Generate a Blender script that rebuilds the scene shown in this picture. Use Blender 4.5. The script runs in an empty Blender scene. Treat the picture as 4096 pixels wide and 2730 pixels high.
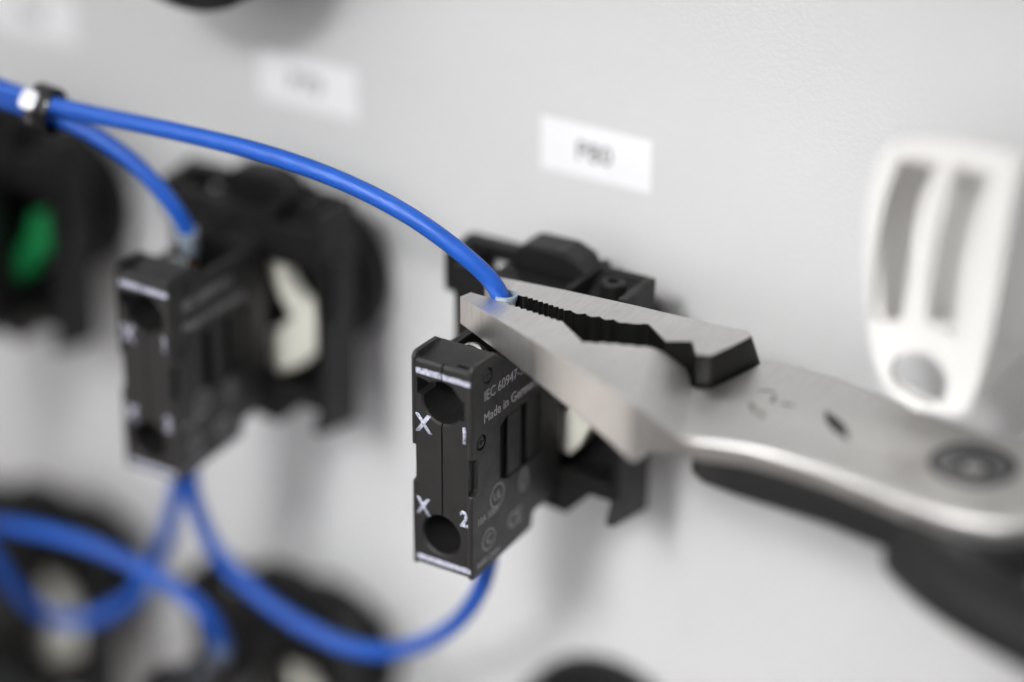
import bpy, bmesh, math, random
from mathutils import Vector, Matrix
random.seed(7)
S = 0.001                      # everything below is written in millimetres
scn = bpy.context.scene
COL = scn.collection
PI = math.pi

# ------------------------------------------------------------------ camera
cam_d = bpy.data.cameras.new('camera')
cam = bpy.data.objects.new('camera', cam_d)
COL.objects.link(cam)
scn.camera = cam
CAM_POS = Vector((185.07, -336.85, 212.19))
yaw, pitch, roll = 0.551985, 0.468207, 0.005015
fwd = Vector((-math.sin(yaw)*math.cos(pitch), math.cos(yaw)*math.cos(pitch), -math.sin(pitch)))
rgt0 = Vector((math.cos(yaw), math.sin(yaw), 0))
up0 = rgt0.cross(fwd)
rgt = rgt0*math.cos(roll) + up0*math.sin(roll)
upv = up0*math.cos(roll) - rgt0*math.sin(roll)
m = Matrix((rgt, upv, -fwd)).transposed().to_4x4()
m.translation = CAM_POS*S
cam.matrix_world = m
cam_d.lens = 100
cam_d.sensor_width = 36
cam_d.clip_start = 0.02
cam_d.clip_end = 20
cam_d.dof.use_dof = True
cam_d.dof.focus_distance = 0.3965
cam_d.dof.aperture_fstop = 3.3
cam_d.dof.aperture_blades = 0

# ------------------------------------------------------------------ room light
world = bpy.data.worlds.new('World')
scn.world = world
world.use_nodes = True
bg = world.node_tree.nodes['Background']
# a plain workshop room: pale ceiling, darker warm floor
wn = world.node_tree
_tc = wn.nodes.new('ShaderNodeTexCoord'); _sp = wn.nodes.new('ShaderNodeSeparateXYZ'); _rp = wn.nodes.new('ShaderNodeValToRGB')
_mr = wn.nodes.new('ShaderNodeMapRange'); _mr.inputs[1].default_value = -1; _mr.inputs[2].default_value = 1
wn.links.new(_tc.outputs['Generated'], _sp.inputs[0]); wn.links.new(_sp.outputs['Z'], _mr.inputs[0]); wn.links.new(_mr.outputs[0], _rp.inputs[0])
_rp.color_ramp.elements[0].position = 0.2; _rp.color_ramp.elements[0].color = (0.42, 0.385, 0.365, 1)
_rp.color_ramp.elements[1].position = 0.8; _rp.color_ramp.elements[1].color = (1.0, 0.99, 0.97, 1)
wn.links.new(_rp.outputs[0], bg.inputs[0])
bg.inputs[1].default_value = 0.42

def area(name, pos, target, sx, sy, power, col):
    l = bpy.data.lights.new(name, 'AREA')
    l.shape = 'RECTANGLE'; l.size = sx; l.size_y = sy; l.energy = power; l.color = col
    o = bpy.data.objects.new(name, l); COL.objects.link(o)
    o.location = pos
    o.rotation_euler = (Vector(target)-Vector(pos)).to_track_quat('-Z', 'Y').to_euler()
    return o
k = area('softbox_lamp', (0.10, -0.72, 0.52), (-0.012, 0, -0.022), 0.16, 0.16, 0.092, (1.0, 0.99, 0.985))
k.data.spread = math.radians(17)
area('ceiling_lamp', (-0.05, -1.5, 0.72), (0, 0, 0), 1.5, 1.3, 13.2, (0.97, 0.98, 1.0))
area('overhead_fill', (-0.62, -0.60, 1.00), (0, 0, 0), 1.6, 1.3, 3.6, (1.0, 0.985, 0.96))  # extra lamp added to brighten the plate edge and the upward faces
area('left_fill', (-1.30, -0.42, -0.50), (0, 0, 0), 1.0, 0.9, 3.2, (1.0, 0.93, 0.89))  # no window here: lamp added to reflect in the side of the jaw

scn.view_settings.view_transform = 'Standard'
scn.view_settings.look = 'None'
scn.view_settings.exposure = 0
scn.view_settings.gamma = 1
scn.render.engine = 'CYCLES'
scn.cycles.use_denoising = True

# ------------------------------------------------------------------ materials
def mat(name, col, rough=0.5, metal=0.0, spec=0.5, build=None):
    mt = bpy.data.materials.new(name); mt.use_nodes = True
    nt = mt.node_tree; b = nt.nodes['Principled BSDF']
    b.inputs['Base Color'].default_value = (*col, 1)
    b.inputs['Roughness'].default_value = rough
    b.inputs['Metallic'].default_value = metal
    b.inputs['Specular IOR Level'].default_value = spec
    if build: build(nt, b)
    return mt
def N(nt, kind, **kw):
    n = nt.nodes.new(kind)
    for k, v in kw.items():
        if k in n.inputs: n.inputs[k].default_value = v
        else: setattr(n, k, v)
    return n
def coords(nt, scale=(1, 1, 1), rot=(0, 0, 0)):
    tc = N(nt, 'ShaderNodeTexCoord'); mp = N(nt, 'ShaderNodeMapping')
    mp.inputs['Scale'].default_value = scale; mp.inputs['Rotation'].default_value = rot
    nt.links.new(tc.outputs['Object'], mp.inputs['Vector'])
    return mp.outputs[0]
def noise(nt, vec, scale, detail=3, rough=0.55):
    n = N(nt, 'ShaderNodeTexNoise'); n.inputs['Scale'].default_value = scale
    n.inputs['Detail'].default_value = detail; n.inputs['Roughness'].default_value = rough
    nt.links.new(vec, n.inputs['Vector'])
    return n.outputs['Fac']
def ramp(nt, fac, stops):
    r = N(nt, 'ShaderNodeValToRGB')
    while len(r.color_ramp.elements) < len(stops): r.color_ramp.elements.new(0.5)
    for e, (p, c) in zip(r.color_ramp.elements, stops):
        e.position = p; e.color = (*c, 1) if len(c) == 3 else c
    nt.links.new(fac, r.inputs[0])
    return r.outputs[0]
def bump(nt, b, h, dist, strength=1.0):
    n = N(nt, 'ShaderNodeBump'); n.inputs['Distance'].default_value = dist; n.inputs['Strength'].default_value = strength
    nt.links.new(h, n.inputs['Height']); nt.links.new(n.outputs[0], b.inputs['Normal'])

def b_wall(nt, b):
    v = coords(nt)
    h = noise(nt, v, 1500, 2.5, 0.5)
    bump(nt, b, h, 0.00018, 0.6)
    c = noise(nt, v, 14, 3)
    nt.links.new(ramp(nt, c, [(0.3, (0.608, 0.61, 0.613)), (0.7, (0.632, 0.634, 0.637))]), b.inputs['Base Color'])
M_WALL = mat('powder_coat_grey', (0.67, 0.67, 0.665), 0.42, 0, 0.45, b_wall)

def b_black(nt, b):
    v = coords(nt)
    h = noise(nt, v, 5200, 2, 0.6)
    bump(nt, b, h, 0.00003, 0.5)
    s = noise(nt, v, 2600, 4, 0.75)
    nt.links.new(ramp(nt, s, [(0.0, (0.0075, 0.0072, 0.0073)), (0.70, (0.009, 0.0086, 0.0086)), (0.80, (0.06, 0.055, 0.055)), (1, (0.14, 0.13, 0.13))]), b.inputs['Base Color'])
    r = noise(nt, v, 420, 3)
    nt.links.new(ramp(nt, r, [(0.3, (0.40,)*3), (0.7, (0.56,)*3)]), b.inputs['Roughness'])
M_BLACK = mat('black_plastic', (0.012, 0.0115, 0.0115), 0.5, 0, 0.30, b_black)
def b_black_lit(nt, b):
    b_black(nt, b)
    for n in nt.nodes:
        if n.type == 'VALTORGB' and n.color_ramp.elements[-1].position == 1 and len(n.color_ramp.elements) == 4:
            for e, c in zip(n.color_ramp.elements, ((0.0105, 0.010, 0.010), (0.013, 0.0125, 0.0125), (0.075, 0.07, 0.07), (0.17, 0.16, 0.16))): e.color = (*c, 1)
M_BLOCK = mat('lit_black_plastic', (0.013, 0.0125, 0.0125), 0.5, 0, 0.62, b_black_lit)  # black plastic made paler for the blocks, frontal light put into the colour
M_SHADE = mat('recess_shade_black', (0.004, 0.004, 0.004), 0.7, 0, 0.2)  # blacker copy for cut recesses, their shade put into the colour

def b_paint(nt, b):
    v = coords(nt)
    w = noise(nt, v, 2400, 4, 0.7)
    nt.links.new(ramp(nt, w, [(0.32, (0.05, 0.05, 0.06)), (0.44, (0.36, 0.37, 0.46)), (0.62, (0.56, 0.575, 0.68))]), b.inputs['Base Color'])
M_PAINT = mat('worn_white_print', (0.7, 0.72, 0.82), 0.6, 0, 0.3, b_paint)
M_PRINT = mat('pale_grey_print', (0.35, 0.34, 0.36), 0.6, 0, 0.3)

def b_wire(nt, b):
    v = coords(nt)
    h = noise(nt, v, 2600, 3, 0.65)
    bump(nt, b, h, 0.00008, 1.0)
    c = noise(nt, v, 60, 2)
    nt.links.new(ramp(nt, c, [(0.3, (0.005, 0.080, 0.43)), (0.7, (0.007, 0.095, 0.49))]), b.inputs['Base Color'])
M_WIRE = mat('blue_pvc', (0.008, 0.095, 0.6), 0.40, 0, 0.5, b_wire)
M_SLEEVE = mat('pale_grey_sleeve', (0.26, 0.31, 0.36), 0.35, 0, 0.5)
M_COPPER = mat('copper_strands', (0.75, 0.42, 0.25), 0.32, 1.0)
M_TIN = mat('tinned_metal', (0.72, 0.74, 0.72), 0.25, 1.0)

def b_steel(nt, b):
    # ground across the jaw: fine streaks run along y and z, wander slowly
    v = coords(nt, (1, 0.035, 0.035), (0, 0, math.radians(20)))
    v2 = coords(nt, (1, 0.06, 0.06), (0, 0, math.radians(9)))
    h = noise(nt, v, 5200, 4, 0.7)
    h2 = noise(nt, v2, 3600, 4, 0.7)
    mx = N(nt, 'ShaderNodeMath', operation='ADD'); nt.links.new(h, mx.inputs[0]); nt.links.new(h2, mx.inputs[1])
    bump(nt, b, mx.outputs[0], 0.00003, 0.5)
    p = noise(nt, coords(nt, (1, 0.5, 0.3)), 150, 4, 0.6)
    r = N(nt, 'ShaderNodeMix', data_type='RGBA', blend_type='MULTIPLY'); r.inputs[0].default_value = 1.0
    nt.links.new(ramp(nt, p, [(0.2, (0.66, 0.65, 0.635)), (0.8, (0.74, 0.73, 0.715))]), r.inputs[6])
    nt.links.new(ramp(nt, h2, [(0.28, (0.84, 0.83, 0.82)), (0.52, (1, 1, 1))]), r.inputs[7])
    nt.links.new(r.outputs[2], b.inputs['Base Color'])
    nt.links.new(ramp(nt, p, [(0.3, (0.36,)*3), (0.7, (0.50,)*3)]), b.inputs['Roughness'])
    b.inputs['Anisotropic'].default_value = 0.4
M_STEEL = mat('ground_steel', (0.5, 0.49, 0.48), 0.42, 1.0, 0.5, b_steel)
def b_oxide(nt, b):
    v = coords(nt)
    s = noise(nt, v, 1500, 4, 0.75)
    nt.links.new(ramp(nt, s, [(0.0, (0.003, 0.003, 0.003)), (0.66, (0.005, 0.005, 0.0045)), (0.8, (0.07, 0.055, 0.035)), (1, (0.3, 0.25, 0.18))]), b.inputs['Base Color'])
    bump(nt, b, s, 0.0001, 0.5)
M_OXIDE = mat('black_oxide_steel', (0.004, 0.004, 0.004), 0.42, 0, 0.28, b_oxide)
M_FORGED = mat('dark_forged_steel', (0.013, 0.013, 0.0135), 0.5, 0.0, 0.35)
M_PIVOT = mat('worn_pivot_steel', (0.16, 0.16, 0.17), 0.45, 0.7)
M_GRIP = mat('black_rubber_grip', (0.008, 0.008, 0.0085), 0.5, 0, 0.4)
M_CREAM = mat('cream_plastic', (0.66, 0.655, 0.585), 0.45, 0, 0.5)
M_IVORY = mat('ivory_plastic', (0.80, 0.79, 0.77), 0.45, 0, 0.5)
M_GREEN = mat('green_plastic', (0.010, 0.21, 0.062), 0.4, 0, 0.5)
M_LABEL = mat('white_label_stock', (0.82, 0.82, 0.835), 0.5, 0, 0.4)
M_INK = mat('black_ink', (0.02, 0.02, 0.022), 0.6, 0, 0.3)
M_GLOSS = mat('glossy_black_nylon', (0.008, 0.008, 0.009), 0.12, 0, 0.6)
M_TIEHEAD = mat('tie_head_glint', (0.7, 0.7, 0.73), 0.38, 0.55, 0.6)  # silvery colour stands for the glint on the black nylon

# ------------------------------------------------------------------ mesh helpers (mm)
def finish(name, bm, mts, parent=None, origin=(0, 0, 0), smooth=None, bevel=None, seg=2):
    """link bm (mm, world coordinates of the first instance) as one object whose origin is `origin`"""
    bmesh.ops.recalc_face_normals(bm, faces=bm.faces)
    o = Vector(origin)
    for v in bm.verts: v.co = (v.co - o)*S
    me = bpy.data.meshes.new(name); bm.to_mesh(me); bm.free()
    for mt in (mts if isinstance(mts, (list, tuple)) else [mts]): me.materials.append(mt)
    ob = bpy.data.objects.new(name, me); COL.objects.link(ob)
    if parent is not None:
        ob.parent = parent; ob.location = (0, 0, 0)
    else:
        ob.location = o*S
    if smooth:
        for p in me.polygons: p.use_smooth = True
        me.set_sharp_from_angle(angle=math.radians(smooth))
    if bevel:
        md = ob.modifiers.new('bevel', 'BEVEL'); md.width = bevel*S; md.segments = seg
        md.limit_method = 'ANGLE'; md.angle_limit = math.radians(38); md.harden_normals = False
    return ob
def bake(ob):
    """turn the object's modifiers into plain mesh data"""
    bpy.context.view_layer.update()
    dg = bpy.context.evaluated_depsgraph_get()
    me = bpy.data.meshes.new_from_object(ob.evaluated_get(dg))
    old = ob.data; ob.modifiers.clear(); ob.data = me; me.name = ob.name
    if old.users == 0: bpy.data.meshes.remove(old)
def cut(ob, bm_list, mt=None):
    """boolean difference with each cutter"""
    ob.data.transform(Matrix.Scale(1/S, 4))
    for bm in bm_list:
        bmesh.ops.recalc_face_normals(bm, faces=bm.faces)
        off = ob.location if ob.parent is None else ob.parent.location
        for v in bm.verts: v.co = v.co - Vector(off)/S
        me = bpy.data.meshes.new('cutter'); bm.to_mesh(me); bm.free()
        me.materials.append(mt or M_SHADE)
        c = bpy.data.objects.new('cutter', me); COL.objects.link(c)
        if ob.parent is not None: c.parent = ob.parent
        md = ob.modifiers.new('cut', 'BOOLEAN'); md.object = c; md.operation = 'DIFFERENCE'; md.solver = 'EXACT'
        md.material_mode = 'TRANSFER'
        bake(ob)
        bpy.data.objects.remove(c); bpy.data.meshes.remove(me)
    ob.data.transform(Matrix.Scale(S, 4))
def box(bm, x0, x1, y0, y1, z0, z1, bev=0.0):
    t = bmesh.new()
    bmesh.ops.create_cube(t, size=1)
    for v in t.verts: v.co = Vector(((x0+x1)/2+v.co.x*(x1-x0), (y0+y1)/2+v.co.y*(y1-y0), (z0+z1)/2+v.co.z*(z1-z0)))
    if bev: bmesh.ops.bevel(t, geom=t.edges[:], offset=bev, segments=2, affect='EDGES', profile=0.6)
    merge(bm, t)
def merge(bm, t):
    me = bpy.data.meshes.new('tmp'); t.to_mesh(me); t.free(); bm.from_mesh(me); bpy.data.meshes.remove(me)
def prism(bm, pts, axis, a0, a1, bev=0.0, seg=2):
    """2D outline extruded along an axis: x -> pts are (y,z), y -> (x,z), z -> (x,y)"""
    t = bmesh.new()
    def P(u, v, a): return {'x': (a, u, v), 'y': (u, a, v), 'z': (u, v, a)}[axis]
    lo = [t.verts.new(P(u, v, a0)) for u, v in pts]; hi = [t.verts.new(P(u, v, a1)) for u, v in pts]
    n = len(pts)
    t.faces.new(lo); t.faces.new(hi)
    for i in range(n): t.faces.new((lo[i], lo[(i+1) % n], hi[(i+1) % n], hi[i]))
    bmesh.ops.recalc_face_normals(t, faces=t.faces)
    if bev:
        ed = [e for e in t.edges if len(e.link_faces) == 2 and e.calc_face_angle() > 0.5]
        bmesh.ops.bevel(t, geom=ed, offset=bev, segments=seg, affect='EDGES', profile=0.6)
    merge(bm, t)
def arc(cx, cy, rx, ry, a0, a1, n):
    return [(cx+rx*math.cos(math.radians(a0+(a1-a0)*i/n)), cy+ry*math.sin(math.radians(a0+(a1-a0)*i/n))) for i in range(n+1)]
def circ(cx, cy, r, n=32): return arc(cx, cy, r, r, 0, 360*(n-1)/n, n-1)
def lathe(bm, prof, c, axis, n=64):
    """prof: (radius, position along axis) closed loop"""
    rings = []
    for i in range(n):
        a = 2*PI*i/n; ca, sa = math.cos(a), math.sin(a); ring = []
        for r, h in prof:
            p = {'y': (c[0]+r*ca, h, c[1]+r*sa), 'z': (c[0]+r*ca, c[1]+r*sa, h), 'x': (h, c[0]+r*ca, c[1]+r*sa)}[axis]
            ring.append(bm.verts.new(p))
        rings.append(ring)
    k = len(prof)
    for i in range(n):
        A, B = rings[i], rings[(i+1) % n]
        for j in range(k):
            bm.faces.new((A[j], A[(j+1) % k], B[(j+1) % k], B[j]))
def spline(pts, per=18):
    P = [Vector(p) for p in pts]; P = [P[0]*2-P[1]] + P + [P[-1]*2-P[-2]]
    out = []
    for i in range(1, len(P)-2):
        for k in range(per):
            t = k/per; a, b, c, d = P[i-1], P[i], P[i+1], P[i+2]
            out.append(0.5*((2*b)+(c-a)*t+(2*a-5*b+4*c-d)*t*t+(3*b-a-3*c+d)*t**3))
    out.append(P[-2])
    for _ in range(90):          # relax small kinks
        out = [out[0]]+[(out[i-1]+out[i]*2+out[i+1])/4 for i in range(1, len(out)-1)]+[out[-1]]
    return out
def tube(bm, path, rad, n=24, ry=None):
    path = [Vector(p) for p in path]; rings = []
    nrm = None
    for i, p in enumerate(path):
        t = (path[min(i+1, len(path)-1)]-path[max(i-1, 0)]).normalized()
        if nrm is None: nrm = t.orthogonal().normalized() if abs(t.z) > .9 else Vector((0, 0, 1))
        nrm = (nrm-t*nrm.dot(t)).normalized(); bi = t.cross(nrm)
        r = rad(i/(len(path)-1)) if callable(rad) else rad
        r2 = (ry(i/(len(path)-1)) if callable(ry) else ry) if ry else r
        rings.append([bm.verts.new(p+nrm*math.cos(2*PI*k/n)*r+bi*math.sin(2*PI*k/n)*r2) for k in range(n)])
    for A, B in zip(rings, rings[1:]):
        for k in range(n): bm.faces.new((A[k], A[(k+1) % n], B[(k+1) % n], B[k]))
    bm.faces.new(rings[0]); bm.faces.new(rings[-1])
def text(name, s, cap, origin, face, mt, parent=None, porg=(0, 0, 0), depth=0.05, sx=1.0, shear=0.0, jitter=0.0, bold=0.0):
    """lettering lying on a face: 'front' reads along +x (normal -y), 'side' reads along +y (normal +x), 'top' reads along +x (normal +z)"""
    cu = bpy.data.curves.new(name, 'FONT'); cu.body = s; cu.size = 1; cu.extrude = 0.0; cu.resolution_u = 3; cu.offset = bold
    t = bpy.data.objects.new(name, cu); COL.objects.link(t)
    bpy.context.view_layer.update()
    me = bpy.data.meshes.new_from_object(t.evaluated_get(bpy.context.evaluated_depsgraph_get()))
    bpy.data.objects.remove(t); bpy.data.curves.remove(cu)
    bm = bmesh.new(); bm.from_mesh(me); bpy.data.meshes.remove(me)
    h = max(v.co.y for v in bm.verts) - max(0, min(v.co.y for v in bm.verts))
    k = cap/h
    r = bmesh.ops.extrude_face_region(bm, geom=bm.faces[:])
    tops = {g for g in r['geom'] if isinstance(g, bmesh.types.BMVert)}
    for v in bm.verts:
        x, y = v.co.x*k*sx, v.co.y*k
        x += shear*y
        d = depth if v in tops else -0.01
        if jitter: x += random.uniform(-1, 1)*jitter; y += random.uniform(-1, 1)*jitter
        o = origin
        v.co = {'front': Vector((o[0]+x, o[1]-d, o[2]+y)), 'side': Vector((o[0]+d, o[1]+x, o[2]+y)), 'top': Vector((o[0]+x, o[1]+y, o[2]+d))}[face]
    return finish(name, bm, mt, parent, porg)
def thing(name, loc, label, cat, group=None):
    o = bpy.data.objects.new(name, None); COL.objects.link(o); o.location = Vector(loc)*S
    o.empty_display_size = 0.005
    o['label'] = label; o['category'] = cat
    if group: o['group'] = group
    bpy.context.view_layer.update()
    return o
def tag(o, label, cat, group=None):
    o['label'] = label; o['category'] = cat
    if group: o['group'] = group
    return o
def copy_tree(o, dloc=None, parent=None):
    c = o.copy(); COL.objects.link(c)
    if parent is not None: c.parent = parent
    if dloc is not None: c.location = o.location + Vector(dloc)*S
    for ch in list(o.children): copy_tree(ch, None, c)
    return c

# ------------------------------------------------------------------ the setting: painted sheet-metal panel
bm = bmesh.new(); box(bm, -1400, 1400, 0, 3, -1200, 1200)
w = finish('wall_panel', bm, M_WALL); w['kind'] = 'structure'

# ------------------------------------------------------------------ paper labels on the panel
LABELS = [(-17.4, 51.2, 'P80', 'white paper label with black lettering, sharpest of the labels, above the gripped contact block'),
          (-69.7, 51.2, 'P70', 'white paper label with grey blurred lettering, above the holder with the wired contact block'),
          (-125.6, 52.0, 'P60', 'faint white paper label in the upper left corner above the cable tie')]
for x, z, s, lab in LABELS:
    t = thing('paper_label', (x, 0, z-8.36), lab, 'label', 'paper labels on the panel')
    bm = bmesh.new(); box(bm, x, x+18.85, -0.12, -0.004, z-8.36, z, 0.02)
    finish('paper', bm, M_LABEL, t, t.location/S)
    text('lettering', s, 2.9, (x+6.1, -0.12, z-5.55), 'front', M_INK, t, t.location/S, 0.02, 0.98, bold=0.0)

# ------------------------------------------------------------------ contact block
ORG = (-5, -46.6, 0)
def make_block():
    t = thing('contact_block', ORG, 'x', 'contact block', 'black contact blocks')
    yf = -46.6
    # housing between the two side plates
    prof = [(yf, 0.35), (-31.0, 0.9), (-30.4, 3.4), (-22.4, 3.4), (-22.4, 31.2), (-39.6, 31.2), (-39.6, 33.0), (-41.4, 33.0), (-45.45, 32.5)]
    prof += arc(-46.02, 32.5, 0.5, 0.5, 0, 165, 7) + [(yf, 32.4)]
    prof = [p for i, p in enumerate(prof) if i == 0 or p != prof[i-1]]
    bm = bmesh.new(); prism(bm, prof, 'x', -9.4, -0.72)
    h = finish('housing', bm, [M_BLOCK, M_SHADE], t, ORG, smooth=28)
    cs = []
    c = bmesh.new(); box(c, -8.9, -1.0, -39.2, -26.5, 21, 40); cs.append(c)                       # clamp cavity, open to the top
    c = bmesh.new(); lathe(c, [(0.001, -60), (3.5, -60), (3.5, yf-0.05), (3.22, yf+0.35), (3.22, -37), (0.001, -37)], (-5.0, 27.0), 'y', 48); cs.append(c)            # upper screw hole
    c = bmesh.new(); prism(c, [(-9.1, 27.7), (-7.2, 27.2), (-7.2, 29.9), (-9.1, 30.2)], 'y', -60, -43.4); cs.append(c)
    c = bmesh.new(); box(c, -3.2, -1.3, -60, -45.2, 25.2, 28.3); cs.append(c)
    c = bmesh.new(); lathe(c, [(0.001, -60), (3.4, -60), (3.4, yf-0.05), (3.1, yf+0.35), (3.1, -37), (0.001, -37)], (-5.3, 5.75), 'y', 48); cs.append(c)            # lower screw hole
    c = bmesh.new(); box(c, -5.16, -4.92, -60, -46.0, 9.0, 23.9); cs.append(c)                    # seam
    c = bmesh.new(); box(c, -5.12, -4.84, -60, -44.9, 30.0, 35); cs.append(c)
    c = bmesh.new(); box(c, -3.6, -1.0, -45.3, -44.5, 31.6, 35); cs.append(c)                   # slot in the shelf
    cut(h, cs, M_BLOCK)
    for p in h.data.polygons: p.use_smooth = True
    h.data.set_sharp_from_angle(angle=math.radians(28))
    md = h.modifiers.new('bevel', 'BEVEL'); md.width = 0.11*S; md.segments = 2; md.limit_method = 'ANGLE'; md.angle_limit = math.radians(50); md.harden_normals = True
    wn_ = h.modifiers.new('shade', 'WEIGHTED_NORMAL'); wn_.keep_sharp = True
    bake(h)
    # side plates
    def plate(x0, x1, deep):
        top = 33.95
        p = [(yf-0.12, 0.0), (-30.6, 0.75), (-30.0, 3.2), (-22.6, 3.2), (-22.6, 30.9), (-37.2, 31.4), (-40.9, top-0.15)]
        p += arc(yf+0.95, top-1.05, 1.07, 1.05, 88, 180, 7)
        p += [(yf-0.12, 19.4), (yf+1.3, 19.0), (yf+1.3, 13.9), (yf-0.12, 13.5)]
        bm = bmesh.new(); prism(bm, p, 'x', x0, x1)
        return finish('side_plate', bm, [M_BLOCK, M_SHADE], t, ORG, bevel=0.22, seg=3)
    l = plate(-10.0, -9.3, False); bake(l)
    r = plate(-0.8, 0.0, True); bake(r)
    cs = []
    for cy, cz, rr in ((-42.6, 31.0, 1.2), (-44.3, 21.3, 1.2)):
        c = bmesh.new(); prism(c, [(y, z) for y, z in circ(cy, cz, rr, 28)], 'x', -0.5, 1); cs.append(c)
    c = bmesh.new(); prism(c, [(-39.4, 13.2), (-37.6, 12.3), (-28.6, 12.3), (-28.6, 22.4), (-37.6, 22.4), (-39.4, 21.6)], 'x', -0.68, 1); cs.append(c)
    cut(r, cs, M_SHADE)
    for p in r.data.polygons: p.use_smooth = False
    for i, (cy, cz) in enumerate(((-42.55, 30.95), (-44.25, 21.3))):
        bm = bmesh.new()
        lathe(bm, [(0.28, -0.45), (0.92, -0.45), (0.92, -0.12), (0.8, -0.02), (0.42, -0.02), (0.28, -0.2)], (cy, cz), 'x', 32)
        finish('rivet', bm, M_BLOCK, t, ORG, smooth=40)
    # raised ribs inside the side recess
    bm = bmesh.new()
    box(bm, -0.45, -0.1, -37.0, -33.6, 12.5, 22.2, 0.15); box(bm, -0.45, -0.18, -31.8, -28.8, 12.5, 22.2, 0.15)
    finish('side_rib', bm, M_BLOCK, t, ORG)
    # screw heads deep in the holes
    for cx_, cz in ((-5.0, 27.0), (-5.3, 5.75)):
        bm = bmesh.new(); lathe(bm, [(0.0005, -40.6), (2.3, -40.6), (2.5, -40.3), (2.5, -38), (0.0005, -38)], (cx_, cz), 'y', 32)
        s_ = finish('screw', bm, M_FORGED, t, ORG, smooth=40)
        c = bmesh.new(); box(c, cx_-1.8, cx_+1.8, -41, -40.1, cz-0.3, cz+0.3); cut(s_, [c], M_SHADE)
    # clamp in the cavity
    bm = bmesh.new(); prism(bm, arc(-5, 30.2, 2.6, 2.6, 0, 180, 14)+[(-7.6, 23), (-2.4, 23)], 'y', -38.9, -37.6, 0.3)
    finish('clamp', bm, M_TIN, t, ORG, smooth=40)
    # print on the front: a jagged worn stripe above, a thin one below, and the terminal marks
    def stripe(x0, x1, z0, z1, jag, n=46):
        bm = bmesh.new(); top = []
        for i in range(n+1):
            top.append((x0+(x1-x0)*i/n, z1+random.uniform(-jag, jag*0.6)))
        prism(bm, [(x0, z0), (x1, z0)]+top[::-1], 'y', yf-0.16, yf+0.05)
        return finish('white_stripe', bm, M_PAINT, t, ORG)
    stripe(-9.15, -5.14, 30.85, 31.72, 0.16); stripe(-4.84, -0.28, 30.85, 31.62, 0.16)
    stripe(-9.3, -0.3, 1.0, 1.75, 0.05)
    text('lettering', 'X', 2.75, (-9.2, yf, 21.75), 'front', M_PAINT, t, ORG, 0.05, 0.86, -0.06, 0.05, 0.035)
    text('lettering', '1', 2.5, (-1.95, yf-0.10, 21.9), 'front', M_PAINT, t, ORG, 0.05, 0.8, 0, 0.05, 0.04)
    text('lettering', 'X', 2.6, (-9.3, yf, 8.5), 'front', M_PAINT, t, ORG, 0.05, 0.8, 0, 0.05, 0.035)
    text('lettering', '2', 2.5, (-2.1, yf, 8.5), 'front', M_PAINT, t, ORG, 0.05, 0.8, 0, 0.05, 0.035)
    # print on the side plate
    text('lettering', 'IEC 60947-5-1', 1.55, (0, -43.6, 27.35), 'side', M_PRINT, t, ORG, 0.02, 0.92, bold=0.0)
    text('lettering', 'Made in Germany', 1.55, (0, -43.7, 23.9), 'side', M_PRINT, t, ORG, 0.02, 0.92, bold=0.0)
    text('lettering', '10A 500V', 1.1, (0, -45.4, 8.2), 'side', M_PRINT, t, ORG, 0.02, 0.9, bold=0.0)
    text('lettering', 'A600 Q600', 0.95, (0, -45.6, 1.3), 'side', M_PRINT, t, ORG, 0.02, 0.95)
    text('lettering', 'CE', 2.4, (0, -37.2, 3.6), 'side', M_PRINT, t, ORG, 0.02, 0.9, bold=0.0)
    text('lettering', 'UL', 1.3, (0, -41.1, 10.2), 'side', M_PRINT, t, ORG, 0.02, 0.9, bold=0.0)
    text('lettering', 'C', 1.5, (0, -43.1, 4.1), 'side', M_PRINT, t, ORG, 0.02, 1.0)
    for cy, cz, a, b_ in ((-40.1, 10.85, 1.9, 1.9), (-42.4, 4.8, 1.7, 1.7), (-33.0, 10.0, 1.25, 1.9), (-33.0, 10.0, 0.7, 1.2)):
        bm = bmesh.new()
        o_ = arc(cy, cz, a, b_, 0, 360*35/36, 35); i_ = arc(cy, cz, a-0.22, b_-0.22, 0, 360*35/36, 35)
        V0 = [bm.verts.new((0.02, y, z)) for y, z in o_]; V1 = [bm.verts.new((0.02, y, z)) for y, z in i_]
        for k in range(36): bm.faces.new((V0[k], V0[(k+1) % 36], V1[(k+1) % 36], V1[k]))
        finish('printed_ring', bm, M_PRINT, t, ORG)
    return t
blk = make_block()
blk['label'] = 'black contact block in focus under the pliers, printed with X 1 and X 2'
STEP = 52.3; ROW = -72.5
b2 = copy_tree(blk, (-STEP, 0, 0)); b2['label'] = 'blurred black contact block with a blue wire in its top, left of the sharp one'
b3 = copy_tree(blk, (-STEP, 0, ROW)); b3['label'] = 'black contact block cut off by the lower picture edge, under the blurred wire end'

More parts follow.
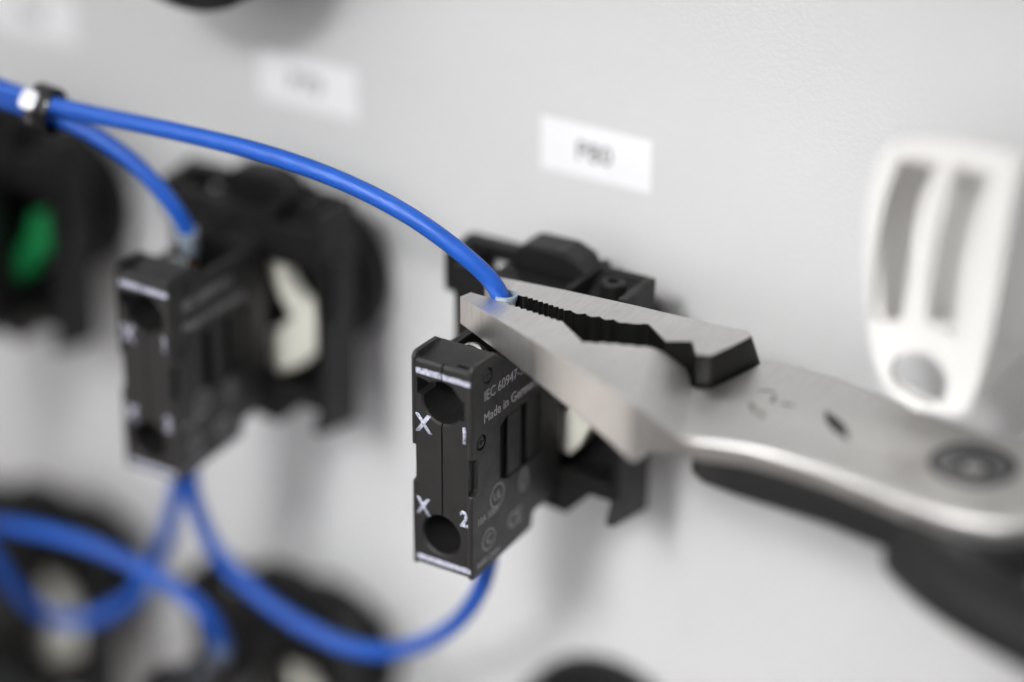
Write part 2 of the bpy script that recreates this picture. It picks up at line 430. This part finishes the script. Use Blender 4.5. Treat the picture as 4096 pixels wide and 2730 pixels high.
# ------------------------------------------------------------------ holders that carry the blocks
HORG = (-4.5, 0, 17)
LEVER = [(-2.0, 26.4), (0.6, 26.8), (1.2, 23.0), (3.4, 20.2), (6.4, 19.4), (8.0, 17.8), (7.4, 13.4), (3.2, 9.0), (-0.4, 6.9), (-4.4, 7.6), (-4.9, 11.7), (-0.6, 14.4), (2.0, 17.0), (0.2, 19.6), (-1.0, 22), (-2.0, 24.5)]
LEVER_GREEN = [(2.5, 22), (6.0, 22.6), (7.8, 20), (6.4, 16.4), (3.4, 14.6), (2.2, 11.5), (-0.5, 9.2), (-3.5, 10.2), (-3.2, 13), (-0.5, 15), (1.4, 17.8)]
def make_holder(lever_mat, rc, lever):
    t = thing('mounting_holder', HORG, 'x', 'holder', 'black holders on the panel')
    bm = bmesh.new()
    lathe(bm, [(9, -0.02), (rc, -0.02), (rc, -6.2), (rc-0.6, -7.0), (rc-1.6, -7.0), (rc-1.6, -13.0), (9, -13.0)], (-5.5, 16.5), 'y', 72)
    finish('collar', bm, M_BLACK, t, HORG, smooth=40)
    bm = bmesh.new()
    b = 0.25
    # front wall round the opening
    box(bm, -18.2, -5.4, -22.5, -20.2, 4.0, 33.8, b); box(bm, -5.6, 8.6, -22.4, -20.2, 27.5, 33.6, b); box(bm, -5.6, 8.6, -22.4, -20.3, 3.7, 6.4, b)
    # foot of the front wall
    prism(bm, [(-9, 4.4), (-9, 0.6), (-3, -0.4), (0.8, -0.7), (4.8, 3.6), (4.8, 4.4)], 'y', -22.3, -14.5, b)
    # back wall, left side wall and floor
    box(bm, -17.6, 9.0, -13.9, -12.9, -0.5, 23.0, b); box(bm, -9.0, 9.0, -13.9, -12.85, 22.0, 36.0, b)
    box(bm, -18.4, -17.0, -22.6, -13.0, 2.0, 33.9, b)
    finish('frame', bm, M_BLACK, t, HORG)
    bm = bmesh.new()
    prism(bm, [(-23.9, 0.45), (-13.3, -1.6), (-12.9, 36.4), (-21.6, 36.4), (-22.2, 30), (-22.2, 4.0)], 'x', 8.4, 9.8, b)
    finish('side_wall', bm, M_BLACK, t, HORG)
    bm = bmesh.new()
    # top plate with a square window
    box(bm, -18.6, -17.2, -22.4, -13.0, 33.6, 35.2, b); box(bm, -12.6, -0.2, -22.3, -13.1, 33.6, 35.0, b)
    box(bm, -17.4, -12.4, -22.2, -19.8, 33.7, 35.1, b); box(bm, -21.4, -0.2, -15.6, -12.95, 34.0, 36.3, b)
    box(bm, -21.6, -18.9, -20.5, -13.2, 29.5, 35.8, 0.5)
    finish('top_plate', bm, M_BLACK, t, HORG)
    bm = bmesh.new()
    prism(bm, [(-11.6, 34.8), (-11.2, 37.6), (-9.6, 38.8), (-3.2, 39.0), (-0.6, 38.0), (0.6, 36.4), (0.4, 34.8)], 'y', -17.6, -12.2, 0.5)
    finish('latch', bm, M_BLACK, t, HORG)
    bm = bmesh.new()
    prism(bm, [(-22.3, 29), (-10.8, 31), (-10.8, 36.3), (-21.9, 36.3)], 'x', -0.1, 1.15, 0.2)
    finish('rib', bm, M_BLACK, t, HORG)
    bm = bmesh.new()
    prism(bm, [(-21.9, 30.2), (-12.6, 35.4), (-12.6, 36.2), (-22, 31.4)], 'x', 1.2, 8.4)
    finish('ramp', bm, M_BLACK, t, HORG)
    bm = bmesh.new(); lathe(bm, [(0.9, 33), (1.9, 33), (1.9, 35.9), (1.6, 36.2), (0.9, 36.2)], (4.8, -16.6), 'z', 24)
    finish('screw_boss', bm, M_BLACK, t, HORG, smooth=40)
    bm = bmesh.new()
    prism(bm, [(-20.5, 18), (-15.5, 18), (-15.5, 27), (-20.5, 29)], 'x', 9.6, 10.5, 0.25)
    finish('clip_tab', bm, M_BLACK, t, HORG)
    bm = bmesh.new(); box(bm, -11.0, -6.4, -23.2, -22.3, 33.0, 34.6, 0.3); box(bm, -17.0, -13.5, -23.1, -22.3, 20, 24, 0.3)
    finish('front_ledge', bm, M_BLACK, t, HORG)
    bm = bmesh.new()
    prism(bm, lever, 'y', -19.6, -16.6, 0.4)
    finish('release_lever', bm, lever_mat, t, HORG, smooth=40)
    return t
hA = make_holder(M_CREAM, 12.6, [(x*0.5 if x > 0 else x, z+0.8) for x, z in LEVER]); hA['label'] = 'black holder on the panel behind the pliers and the sharp contact block'
hB = make_holder(M_CREAM, 13.2, LEVER); hB.location = hB.location + Vector((-STEP, 0, 0))*S
hB['label'] = 'black holder with cream lever behind the blurred wired contact block'
for dx, lab in ((-STEP, 'black holder in the lower left corner behind the crossing blue wires'),
                (0, 'black holder at the lower edge behind the long blue wire loop')):
    c = copy_tree(hB, (dx, 0, ROW)); c['label'] = lab
hC = make_holder(M_GREEN, 13.2, LEVER_GREEN); hC.location = hC.location + Vector((-2*STEP, 0, 0))*S
hC['label'] = 'black holder with green lever at the left edge under the cable tie'
bC = copy_tree(blk, (-2*STEP, 0, 0)); bC['label'] = 'black contact block cut off by the left picture edge beside the green lever'
bD = copy_tree(blk, (-2*STEP, 0, ROW)); bD['label'] = 'black contact block at the lower left corner, left of the cream lever'

# round black plug in the lower row and the round black body above
t = thing('blanking_plug', (-3.2, 0, 16+ROW), 'round black blanking plug at the lower edge below the sharp contact block', 'plug')
bm = bmesh.new(); lathe(bm, [(0.001, -0.02), (16.6, -0.02), (16.6, -3.2), (15.6, -4.4), (0.001, -4.8)], (-3.2, 16+ROW), 'y', 72)
finish('rim', bm, M_BLACK, t, t.location/S, smooth=40)
bm = bmesh.new(); lathe(bm, [(0.001, -4.6), (10, -4.6), (10, -7.6), (9.2, -8.4), (0.001, -8.4)], (-3.2, 16+ROW), 'y', 48)
finish('cap', bm, M_BLACK, t, t.location/S, smooth=40)
t = thing('indicator_body', (-67, 0, 83.5), 'round black device body at the upper edge above the blurred label', 'device body')
bm = bmesh.new(); lathe(bm, [(0.001, -0.02), (16.5, -0.02), (16.5, -7), (14.5, -7.4), (14.5, -9), (0.001, -9)], (-67, 83.5), 'y', 72)
finish('collar', bm, M_BLACK, t, t.location/S, smooth=40)
bm = bmesh.new(); lathe(bm, [(0.001, -8.8), (19.0, -8.8), (19.0, -21), (18.2, -22), (0.001, -22)], (-67, 83.5), 'y', 72)
finish('body', bm, M_BLACK, t, t.location/S, smooth=40)

# ------------------------------------------------------------------ wires
R_W = 1.29
def wire(pts, label, end=None, start=None):
    """a blue wire; end / start = list of centre points of a ferrule that continues the wire"""
    p0 = Vector(pts[0])
    bm = bmesh.new(); tube(bm, spline(pts), R_W, 24)
    o = finish('wire', bm, M_WIRE, None, pts[0], smooth=60)
    tag(o, label, 'wire', 'blue wires')
    bpy.context.view_layer.update()
    for q in (end, start):
        if not q: continue
        a, b, c = (Vector(v) for v in q)      # flare rim, sleeve end, pin end
        d = (b-a).normalized()
        bm = bmesh.new()
        n = 32; nrm = d.orthogonal().normalized(); bi = d.cross(nrm)
        prof = [(1.36, 0.0), (1.52, -0.02), (1.72, 0.05), (1.72, 0.5), (1.47, 1.3), (1.44, (b-a).length-0.3), (1.1, (b-a).length), (0.9, (b-a).length), (1.30, 1.3)]
        rings = [[bm.verts.new(a+d*h+(nrm*math.cos(2*PI*k/n)+bi*math.sin(2*PI*k/n))*r) for k in range(n)] for r, h in prof]
        for j in range(len(rings)):
            A, B = rings[j], rings[(j+1) % len(rings)]
            for k in range(n): bm.faces.new((A[k], A[(k+1) % n], B[(k+1) % n], B[k]))
        s_ = finish('ferrule', bm, M_SLEEVE, o, pts[0], smooth=50)
        bm = bmesh.new(); tube(bm, [b-d*0.4, c], 0.85, 20)
        pn = finish('ferrule_pin', bm, M_COPPER, o, pts[0], smooth=50)
    return o
wire([(-110, -47, 60.5), (-89.7, -46.0, 58.1), (-74.6, -44.5, 55.6), (-55.3, -42.2, 55.4), (-35.4, -39.6, 54.3), (-19.3, -37.1, 50.3), (-9.4, -34.7, 44.3), (-4.5, -32.75, 39.3), (-3.55, -32.3, 34.6)],
     'long blue wire arching from the cable tie into the jaws of the pliers', end=((-3.55, -32.35, 38.45), (-3.55, -32.6, 33.8), (-3.6, -33.2, 26.5)))
wire([(-112, -43.5, 58.4), (-93.6, -43.3, 54.9), (-83.5, -42.8, 53.6), (-76.9, -42.2, 52.9), (-70.0, -41.5, 51.6), (-64.2, -40.0, 48.2), (-60.4, -39.0, 44.9), (-57.8, -37.8, 41.1), (-56.9, -36.0, 36.9), (-57.1, -35.3, 34.5)],
     'shorter blue wire from the cable tie down into the blurred contact block', end=((-56.95, -35.9, 36.6), (-57.2, -34.9, 32.3), (-57.3, -34.2, 25)))
wire([(-57.4, -33, 6), (-58.3, -34.5, 0), (-59.3, -35.5, -6.5), (-59.1, -34.0, -13.5), (-58.0, -32.0, -20.6), (-54.7, -31.0, -24.8), (-48.8, -30.0, -29.1), (-42.8, -29.0, -31.7), (-36.9, -28.0, -33.4),
      (-30.1, -27.0, -33.3), (-22.7, -27.0, -29.5), (-15.2, -28.5, -22.6), (-10.4, -30.5, -16.0), (-7.0, -32.5, -9.6), (-5.3, -33.2, -3.5), (-5.0, -33.2, 4)],
     'blue wire hanging in a loop between the two contact blocks')
wire([(-57.2, -36.5, 6), (-59.5, -36.2, 0), (-62.0, -34.5, -8.0), (-65.0, -32.5, -14.5), (-68.0, -30.5, -20.8), (-70.9, -29.0, -26.5), (-73.4, -29.0, -31.2), (-75.6, -30.0, -35.8), (-80.4, -32.0, -40.0), (-84.8, -35.0, -41.8),
      (-89.0, -38.0, -40.2), (-90.0, -43.0, -33.5), (-89.7, -47.0, -26.5), (-91.0, -50.0, -18.5), (-96, -52, -10), (-108, -52, -3), (-135, -50, 2)],
     'blue wire curling from under the blurred contact block to the left edge')
wire([(-108, -45.5, -23.5), (-97.4, -44.0, -22.1), (-92.7, -43.0, -21.7), (-86.2, -42.0, -21.0), (-78.1, -41.0, -21.0), (-71.9, -40.0, -22.1), (-66.7, -39.0, -23.8), (-61.5, -38.0, -25.8), (-57.3, -37.0, -28.6), (-55.6, -35.6, -32.4), (-56.0, -34.0, -36.6), (-56.6, -33.2, -39.2)],
     'blue wire crossing from the left edge down to the lowest ferrule', end=((-56.2, -33.6, -37.4), (-57.0, -33.0, -41.2), (-57.3, -33.0, -48)))

# cable tie round the two upper wires
d = Vector((10.0, 0.8, -1.55)).normalized()
tc = Vector((-75.7, -43.7, 54.4))
t = thing('cable_tie', tc, 'glossy black cable tie with its glint painted on a pale head round the upper blue wires', 'cable tie')
def ring_block(bm, c, d, hw, loop):
    a = d.cross(Vector((0, 1, 0))).normalized(); b = d.cross(a)
    rings = []
    n = 40
    for k in range(n):
        an = 2*PI*k/n
        dirv = a*math.cos(an)*1.0 + b*math.sin(an)*0.82
        rings.append([bm.verts.new(c+dirv*r+d*h) for r, h in loop])
    L_ = len(loop)
    for k in range(n):
        A, B = rings[k], rings[(k+1) % n]
        for j in range(L_): bm.faces.new((A[j], A[(j+1) % L_], B[(j+1) % L_], B[j]))
bm = bmesh.new(); ring_block(bm, tc, d, 2, [(3.05, -1.8), (3.6, -1.8), (3.75, -1.5), (3.75, 1.5), (3.6, 1.8), (3.05, 1.8)])
finish('band', bm, M_GLOSS, t, tc, smooth=50)
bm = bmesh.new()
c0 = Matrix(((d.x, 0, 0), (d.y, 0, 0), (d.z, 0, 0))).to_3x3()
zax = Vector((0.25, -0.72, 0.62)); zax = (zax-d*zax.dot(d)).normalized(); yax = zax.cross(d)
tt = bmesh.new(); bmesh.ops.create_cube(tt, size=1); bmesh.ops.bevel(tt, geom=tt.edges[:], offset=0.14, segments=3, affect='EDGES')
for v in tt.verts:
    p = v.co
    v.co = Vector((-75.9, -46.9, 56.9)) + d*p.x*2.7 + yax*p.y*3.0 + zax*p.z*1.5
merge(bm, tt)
finish('glint_head', bm, M_TIEHEAD, t, tc, smooth=40)  # tie head coloured as a highlight, not a metal part

# ------------------------------------------------------------------ pliers
AX = Vector((math.cos(math.radians(-8)), math.sin(math.radians(-8)))); PO = Vector((-7.0, -30.9)); PX = Vector((-AX.y, AX.x))
def sof(x, y): return (Vector((x, y))-PO).dot(AX)
def lerp(s, tab):
    if s <= tab[0][0]: return tab[0][1]
    for (a, u), (b, v) in zip(tab, tab[1:]):
        if s <= b: return u+(v-u)*(s-a)/(b-a)
    return tab[-1][1]
def teeth(a, b, n, depth, rounded=False):
    """points from a to b with n teeth standing `depth` to the left of the direction of travel"""
    a, b = Vector(a), Vector(b); d = (b-a)/n; nr = Vector((-d.y, d.x)).normalized()*depth
    out = []
    for i in range(n):
        p = a+d*i
        if rounded:
            for k in range(5):
                f = k/5; out.append(p+d*f+nr*(1-abs(math.sin(PI*f))))
        else:
            j = random.uniform(0.85, 1.15)
            out += [p, p+d*0.5+nr*j]
    return [tuple(v) for v in out]
def slab(name, poly, ztop, zbot, cuts, root, org, mats, black=lambda x, y, nx, ny: False, bw=0.10, big=None, flare=None):
    bm = bmesh.new(); n = len(poly)
    lo = [bm.verts.new((x, y, 0)) for x, y in poly]; hi = [bm.verts.new((x, y, 1)) for x, y in poly]
    bm.faces.new(lo); bm.faces.new(hi)
    area2 = sum(poly[i][0]*poly[(i+1) % n][1]-poly[(i+1) % n][0]*poly[i][1] for i in range(n))
    for i in range(n):
        j = (i+1) % n
        f = bm.faces.new((lo[i], lo[j], hi[j], hi[i]))
        ex, ey = poly[j][0]-poly[i][0], poly[j][1]-poly[i][1]
        L_ = math.hypot(ex, ey) or 1; sg = 1 if area2 > 0 else -1
        nx, ny = ey/L_*sg, -ex/L_*sg
        if black((poly[i][0]+poly[j][0])/2, (poly[i][1]+poly[j][1])/2, nx, ny): f.material_index = 1
    bmesh.ops.recalc_face_normals(bm, faces=bm.faces)
    for s in cuts:
        p = PO+AX*s
        bmesh.ops.bisect_plane(bm, geom=bm.verts[:]+bm.edges[:]+bm.faces[:], plane_co=(p.x, p.y, 0), plane_no=(AX.x, AX.y, 0))
    if callable(ztop):
        nq = AX+PX*0.6
        for q in (31, 33, 35, 36.6, 38):
            p = PO+AX*(q-2.4)
            bmesh.ops.bisect_plane(bm, geom=bm.verts[:]+bm.edges[:]+bm.faces[:], plane_co=(p.x, p.y, 0), plane_no=(nq.x, nq.y, 0))
    bmesh.ops.triangulate(bm, faces=[f for f in bm.faces if len(f.verts) > 4])
    for v in bm.verts:
        s = sof(v.co.x, v.co.y)
        v.co.z = (ztop(v.co.x, v.co.y) if callable(ztop) else lerp(s, ztop)) if v.co.z > 0.5 else lerp(s, zbot)
        if flare and v.co.z < 34: v.co = v.co + flare(v.co.x, v.co.y, s)
    ob = finish(name, bm, mats, root, org, smooth=33, bevel=bw, seg=2)
    if big:
        me = ob.data; at = me.attributes.new('bevel_weight_edge', 'FLOAT', 'EDGE'); O = Vector(org)
        b2 = bmesh.new(); b2.from_mesh(me); b2.edges.ensure_lookup_table()
        for e in b2.edges:
            wgt = 0.0
            if len(e.link_faces) == 2 and e.calc_face_angle(0) > 0.6:
                c = (e.verts[0].co+e.verts[1].co)/2/S + O
                wgt = big(c.x, c.y, c.z, sof(c.x, c.y))
            at.data[e.index].value = wgt
        b2.free()
        md = ob.modifiers['bevel']; md.limit_method = 'WEIGHT'; md.width = 1.5*S; md.segments = 5; md.use_clamp_overlap = False
    return ob
PORG = (68.2, -34.0, 26.0)
pl = thing('pliers', PORG, 'steel pliers with black grips clamping the end of the blue wire', 'pliers')
def ZT(x, y):
    v = Vector((x, y))-PO
    return lerp(v.dot(AX)+0.6*(v.dot(PX)+4), [(0, 38.0), (31, 38.0), (38, 33.3), (200, 33.3)])
ZB = [(-1, 33.85), (10.8, 32.65), (22.2, 31.25), (31.7, 30.2), (36.9, 29.2), (38.0, 31.2), (41, 30.9), (45, 30.2), (200, 30.2)]
CUTS = [4, 10.8, 16, 22.2, 26, 36.9, 38.0, 41, 45]
near_inner = [(-8.42, -33.74), (-2.22, -33.8)] + teeth((-2.22, -33.8), (6.98, -34.65), 9, -0.42) + [(6.98, -34.65), (12.4, -38.45)] \
    + teeth((12.6, -38.6), (15.87, -36.96), 2, -0.3, True) + teeth((15.87, -36.96), (21.5, -34.97), 3, -0.3, True) \
    + [(21.5, -34.97), (22.4, -33.2), (24.9, -31.7), (25.6, -32.2), (26.6, -33.4), (27.1, -34.5), (28.7, -34.3), (29.9, -33.4), (31.1, -28.0), (32.35, -22.1)]
plate_rear = [(36, -21.4), (41.2, -21.3), (47, -22.0), (51.8, -23.2), (57, -24.6), (62.5, -25.4), (68.3, -25.0), (74, -24.2), (79, -25.5), (83, -29), (84.5, -33.5), (83.5, -38.5), (80.5, -43)]
plate_front = [(76, -46.2), (70, -46.9), (64, -46.4), (53, -44.7), (46, -44.6)]
near_outer = [(41.5, -45.0), (38.0, -45.9), (34.8, -47.2), (32.0, -48.6), (29.4, -49.9), (28.2, -50.3), (26.87, -50.33), (22.53, -48.47), (13.53, -44.54), (2.61, -40.19), (-8.17, -36.06), (-8.96, -35.73)]
poly = near_inner + plate_rear + plate_front + near_outer
def blk_near(x, y, nx, ny):
    return x < 31.9 and x > -7.5 and y > -39.5 and ny > -0.2
jaw = slab('jaw', poly, ZT, ZB, CUTS, pl, PORG, [M_STEEL, M_OXIDE], blk_near,
           big=lambda x, y, z, s: max(0.035, min(1.0, (s-39)/16)) if (y < -42 and z > 32 and s > 38) or (x > 76 and z > 32) else 0.035)
bake(jaw)
# groove drawn as a flat dark lens, its shade put into the colour
c = bmesh.new()
g0, g1 = Vector((45.5, -30.8)), Vector((51.9, -36.7)); gd = (g1-g0).normalized(); gn = Vector((-gd.y, gd.x))
outl = [tuple(g0+gd*((g1-g0).length*k/10)+gn*1.0*math.sin(PI*k/10)) for k in range(11)] + [tuple(g0+gd*((g1-g0).length*k/10)-gn*1.0*math.sin(PI*k/10)) for k in range(9, 0, -1)]
prism(c, outl, 'z', 33.0, 33.33); finish('groove_shade', c, M_OXIDE, pl, PORG)

# second lever: jaw on the far side, crossing under the plate
rear_inner = [(-5.43, -30.68), (-1.5, -31.0)] + teeth((-1.5, -31.0), (6.5, -31.78), 9, 0.45) + teeth((6.5, -31.78), (15.05, -30.75), 4, 0.6, True) + teeth((15.05, -30.75), (17.58, -29.15), 1, 0.4, True) \
    + [(17.58, -29.15), (22.17, -32.52), (25.17, -30.62), (27.53, -33.74), (29.3, -33.0)]
rear_outer = [(30.3, -29.5), (31.2, -25.6), (31.2, -24.7), (30.8, -24.2), (30.0, -23.98), (29.01, -23.99), (22.5, -24.45), (12.53, -25.11), (2.49, -26.02), (-7.79, -27.47)]
poly2 = rear_inner + rear_outer + [(-8.3, -30.3)]
def blk_rear(x, y, nx, ny):
    return (x > -6 and ny < -0.05 and y < -27) or (x > 29.2 and nx > 0.3)
slab('jaw', poly2, [(0, 38.0), (200, 38.0)], [(0, 33.9), (21, 31.3), (40, 30.4), (200, 30.4)], [21, 27, 31, 34], pl, PORG, [M_STEEL, M_OXIDE], blk_rear, 0.12,
     flare=lambda x, y, s: (PX*3.4*max(0, min(1, (s-27)/8))).to_3d() if (Vector((x, y))-PO).dot(PX) > 6 else Vector((0, 0, 0)))
low = [(30, -37.5), (31.8, -42.0), (34.5, -43.8), (39, -44.4), (53, -44.9), (62, -46.5), (70, -47.5), (80, -45), (84, -38), (83, -30), (76, -25.2), (62, -26), (52, -24.2), (41, -22.4), (33, -23.2), (30.2, -30)]
slab('lower_lever', low, [(0, 30.1), (200, 30.1)], [(0, 24.9), (200, 24.9)], [], pl, PORG, [M_FORGED, M_OXIDE], bw=0.5)
# pivot
bm = bmesh.new()
lathe(bm, [(0.9, 32.2), (1.6, 33.0), (2.0, 33.4), (3.6, 33.5), (4.3, 33.3), (4.6, 33.0), (4.6, 30), (0.9, 30)], (68.2, -34.0), 'z', 56)
pv = finish('pivot', bm, M_PIVOT, pl, PORG, smooth=40)
bm = bmesh.new()
lathe(bm, [(4.5, 33.36), (5.7, 33.36), (5.7, 33.0), (4.5, 33.0)], (68.2, -34.0), 'z', 56)
finish('pivot_groove', bm, M_OXIDE, pl, PORG, smooth=40)
bm = bmesh.new()
lathe(bm, [(0.0005, 33.1), (1.4, 33.3), (2.4, 33.6), (2.45, 32), (0.0005, 32)], (68.6, -34.6), 'z', 40)
finish('pivot_dimple', bm, M_OXIDE, pl, PORG, smooth=40)
# stamped marks on the plate
M_STAMP = mat('etched_mark', (0.22, 0.20, 0.19), 0.6, 0.6)
for (x, y, rx, ry, an) in ((36.5, -30.0, 1.3, 0.35, 20), (38.3, -31.6, 0.35, 1.2, 15), (37.0, -35.2, 1.5, 0.4, -50), (38.9, -36.3, 0.4, 1.0, 30), (40.6, -32.0, 1.1, 0.35, 10)):
    bm = bmesh.new(); ca, sa = math.cos(math.radians(an)), math.sin(math.radians(an))
    for k in range(16):
        a = 2*PI*k/16
        u, v = rx*math.cos(a), ry*math.sin(a)
        px, py = x+u*ca-v*sa, y+u*sa+v*ca
        bm.verts.new((px, py, ZT(px, py)+0.03))
    bm.verts.ensure_lookup_table(); bm.faces.new(bm.verts[:])
    finish('stamped_mark', bm, M_STAMP, pl, PORG)
# grips
bm = bmesh.new()
path = spline([(66, -44.5, 25.8), (70.5, -48.0, 25.4), (77.5, -51.0, 24.8), (86, -53, 24.2), (120, -62, 23), (165, -75, 22)], 12)
tube(bm, path, lambda f: 4.6 if f > 0.03 else 3.8+0.8*(f/0.03)**0.5, 36, ry=lambda f: 5.6 if f > 0.03 else 4.8+0.8*(f/0.03)**0.5)
finish('grip', bm, M_GRIP, pl, PORG, smooth=60)
bm = bmesh.new()
path = spline([(82, -31.5, 26.5), (93, -27, 26.5), (120, -20, 26), (165, -16, 24)], 12)
tube(bm, path, lambda f: 6.0 if f > 0.06 else 4.2+1.8*(f/0.06)**0.5, 36, ry=lambda f: 6.6 if f > 0.06 else 4.4+2.2*(f/0.06)**0.5)
finish('grip', bm, M_GRIP, pl, PORG, smooth=60)

# ------------------------------------------------------------------ ivory clip standing off the panel at right
CORG = (58, 0, 50)
cl = thing('cable_clip', CORG, 'ivory plastic clip with two long slots and a hook, standing off the panel at right', 'clip')
outer = [(53.1, 73.9), (51.1, 72.9), (49.9, 71.2), (49.1, 67.1), (48.7, 61.5), (48.9, 55.4), (49.5, 49.3), (50.2, 45.0), (51.3, 41.5), (52.6, 38.6), (54.2, 37.1), (56.5, 36.2), (58.1, 35.8), (59.3, 36.3), (61.2, 36.2), (63.6, 36.6), (65.2, 38.0), (66.2, 42.4), (67.1, 48.9), (67.7, 55.9), (68.1, 62.6), (68.5, 69.3), (69.1, 73.5), (68.8, 75.0), (67.4, 75.3), (64.5, 75.5), (60.4, 75.4), (56.4, 74.7)]
slot1 = [(53.1, 71.3), (57.8, 71.4), (56.4, 66.4), (55.6, 59.5), (55.0, 53.2), (54.6, 47.8), (50.8, 46.8), (50.6, 53.3), (50.9, 59.6), (51.7, 65.9)]
slot2 = [(60.8, 72.1), (64.7, 71.8), (63.9, 67.0), (63.4, 61.5), (62.9, 55.9), (62.8, 50.3), (62.4, 47.1), (58.6, 49.0), (58.6, 55.4), (59.0, 61.6), (59.8, 67.2)]
hole = [(53.4, 40.1), (54.2, 42.6), (56.2, 44.2), (58.7, 44.5), (60.6, 43.4), (61.7, 41.2), (61.6, 38.6), (60.2, 37.3), (58.0, 37.3), (56.4, 37.9), (54.6, 38.3)]
outer = [(x, z-1.2*max(0, min(1, (z-62)/8))) for x, z in outer]; slot1 = [(x, z-0.6*max(0, min(1, (z-62)/8))) for x, z in slot1]; slot2 = [(x, z-0.8*max(0, min(1, (z-62)/8))) for x, z in slot2]
bm = bmesh.new(); prism(bm, outer, 'y', -29.0, -26.9)
f_ = finish('slotted_face', bm, M_IVORY, cl, CORG)
slot1 = [(54.0+(x-54.0)*1.1, z) for x, z in slot1]; slot2 = [(61.6+(x-61.6)*1.12, z) for x, z in slot2]
cs = []
ocx, ocz = 58.8, 57.5
for h_ in (slot1, slot2, hole):
    c = bmesh.new(); prism(c, h_, 'y', -40, -15); cs.append(c)
cut(f_, cs, M_IVORY)
md = f_.modifiers.new('bevel', 'BEVEL'); md.width = 0.5*S; md.segments = 3; md.limit_method = 'ANGLE'; md.angle_limit = math.radians(50)
bake(f_)
def lean(bm):
    for v in bm.verts: v.co.x += (v.co.z-38)*0.1
bm = bmesh.new(); prism(bm, [(-0.05, 39), (-27.5, 38.5), (-27.5, 72.8), (-0.05, 73.2)], 'x', 63.9, 65.3, 0.3); lean(bm)
finish('side_wall', bm, M_IVORY, cl, CORG)
def fall(bm):
    for v in bm.verts: v.co.z -= 0.6*(v.co.y+26.9)
    return bm
inset = lambda k, kz: [(ocx+(x-ocx)*k, ocz+(z-ocz)*kz) for x, z in outer if z > 44.5]
bm = fall_src = bmesh.new(); prism(bm, inset(0.94, 0.95), 'y', -26.9, -16.0); fall(bm)
hb = finish('back_shell', bm, M_IVORY, cl, CORG)
c = bmesh.new(); prism(c, inset(0.84, 0.87), 'y', -30.0, -17.2); cut(hb, [fall(c)], M_IVORY)
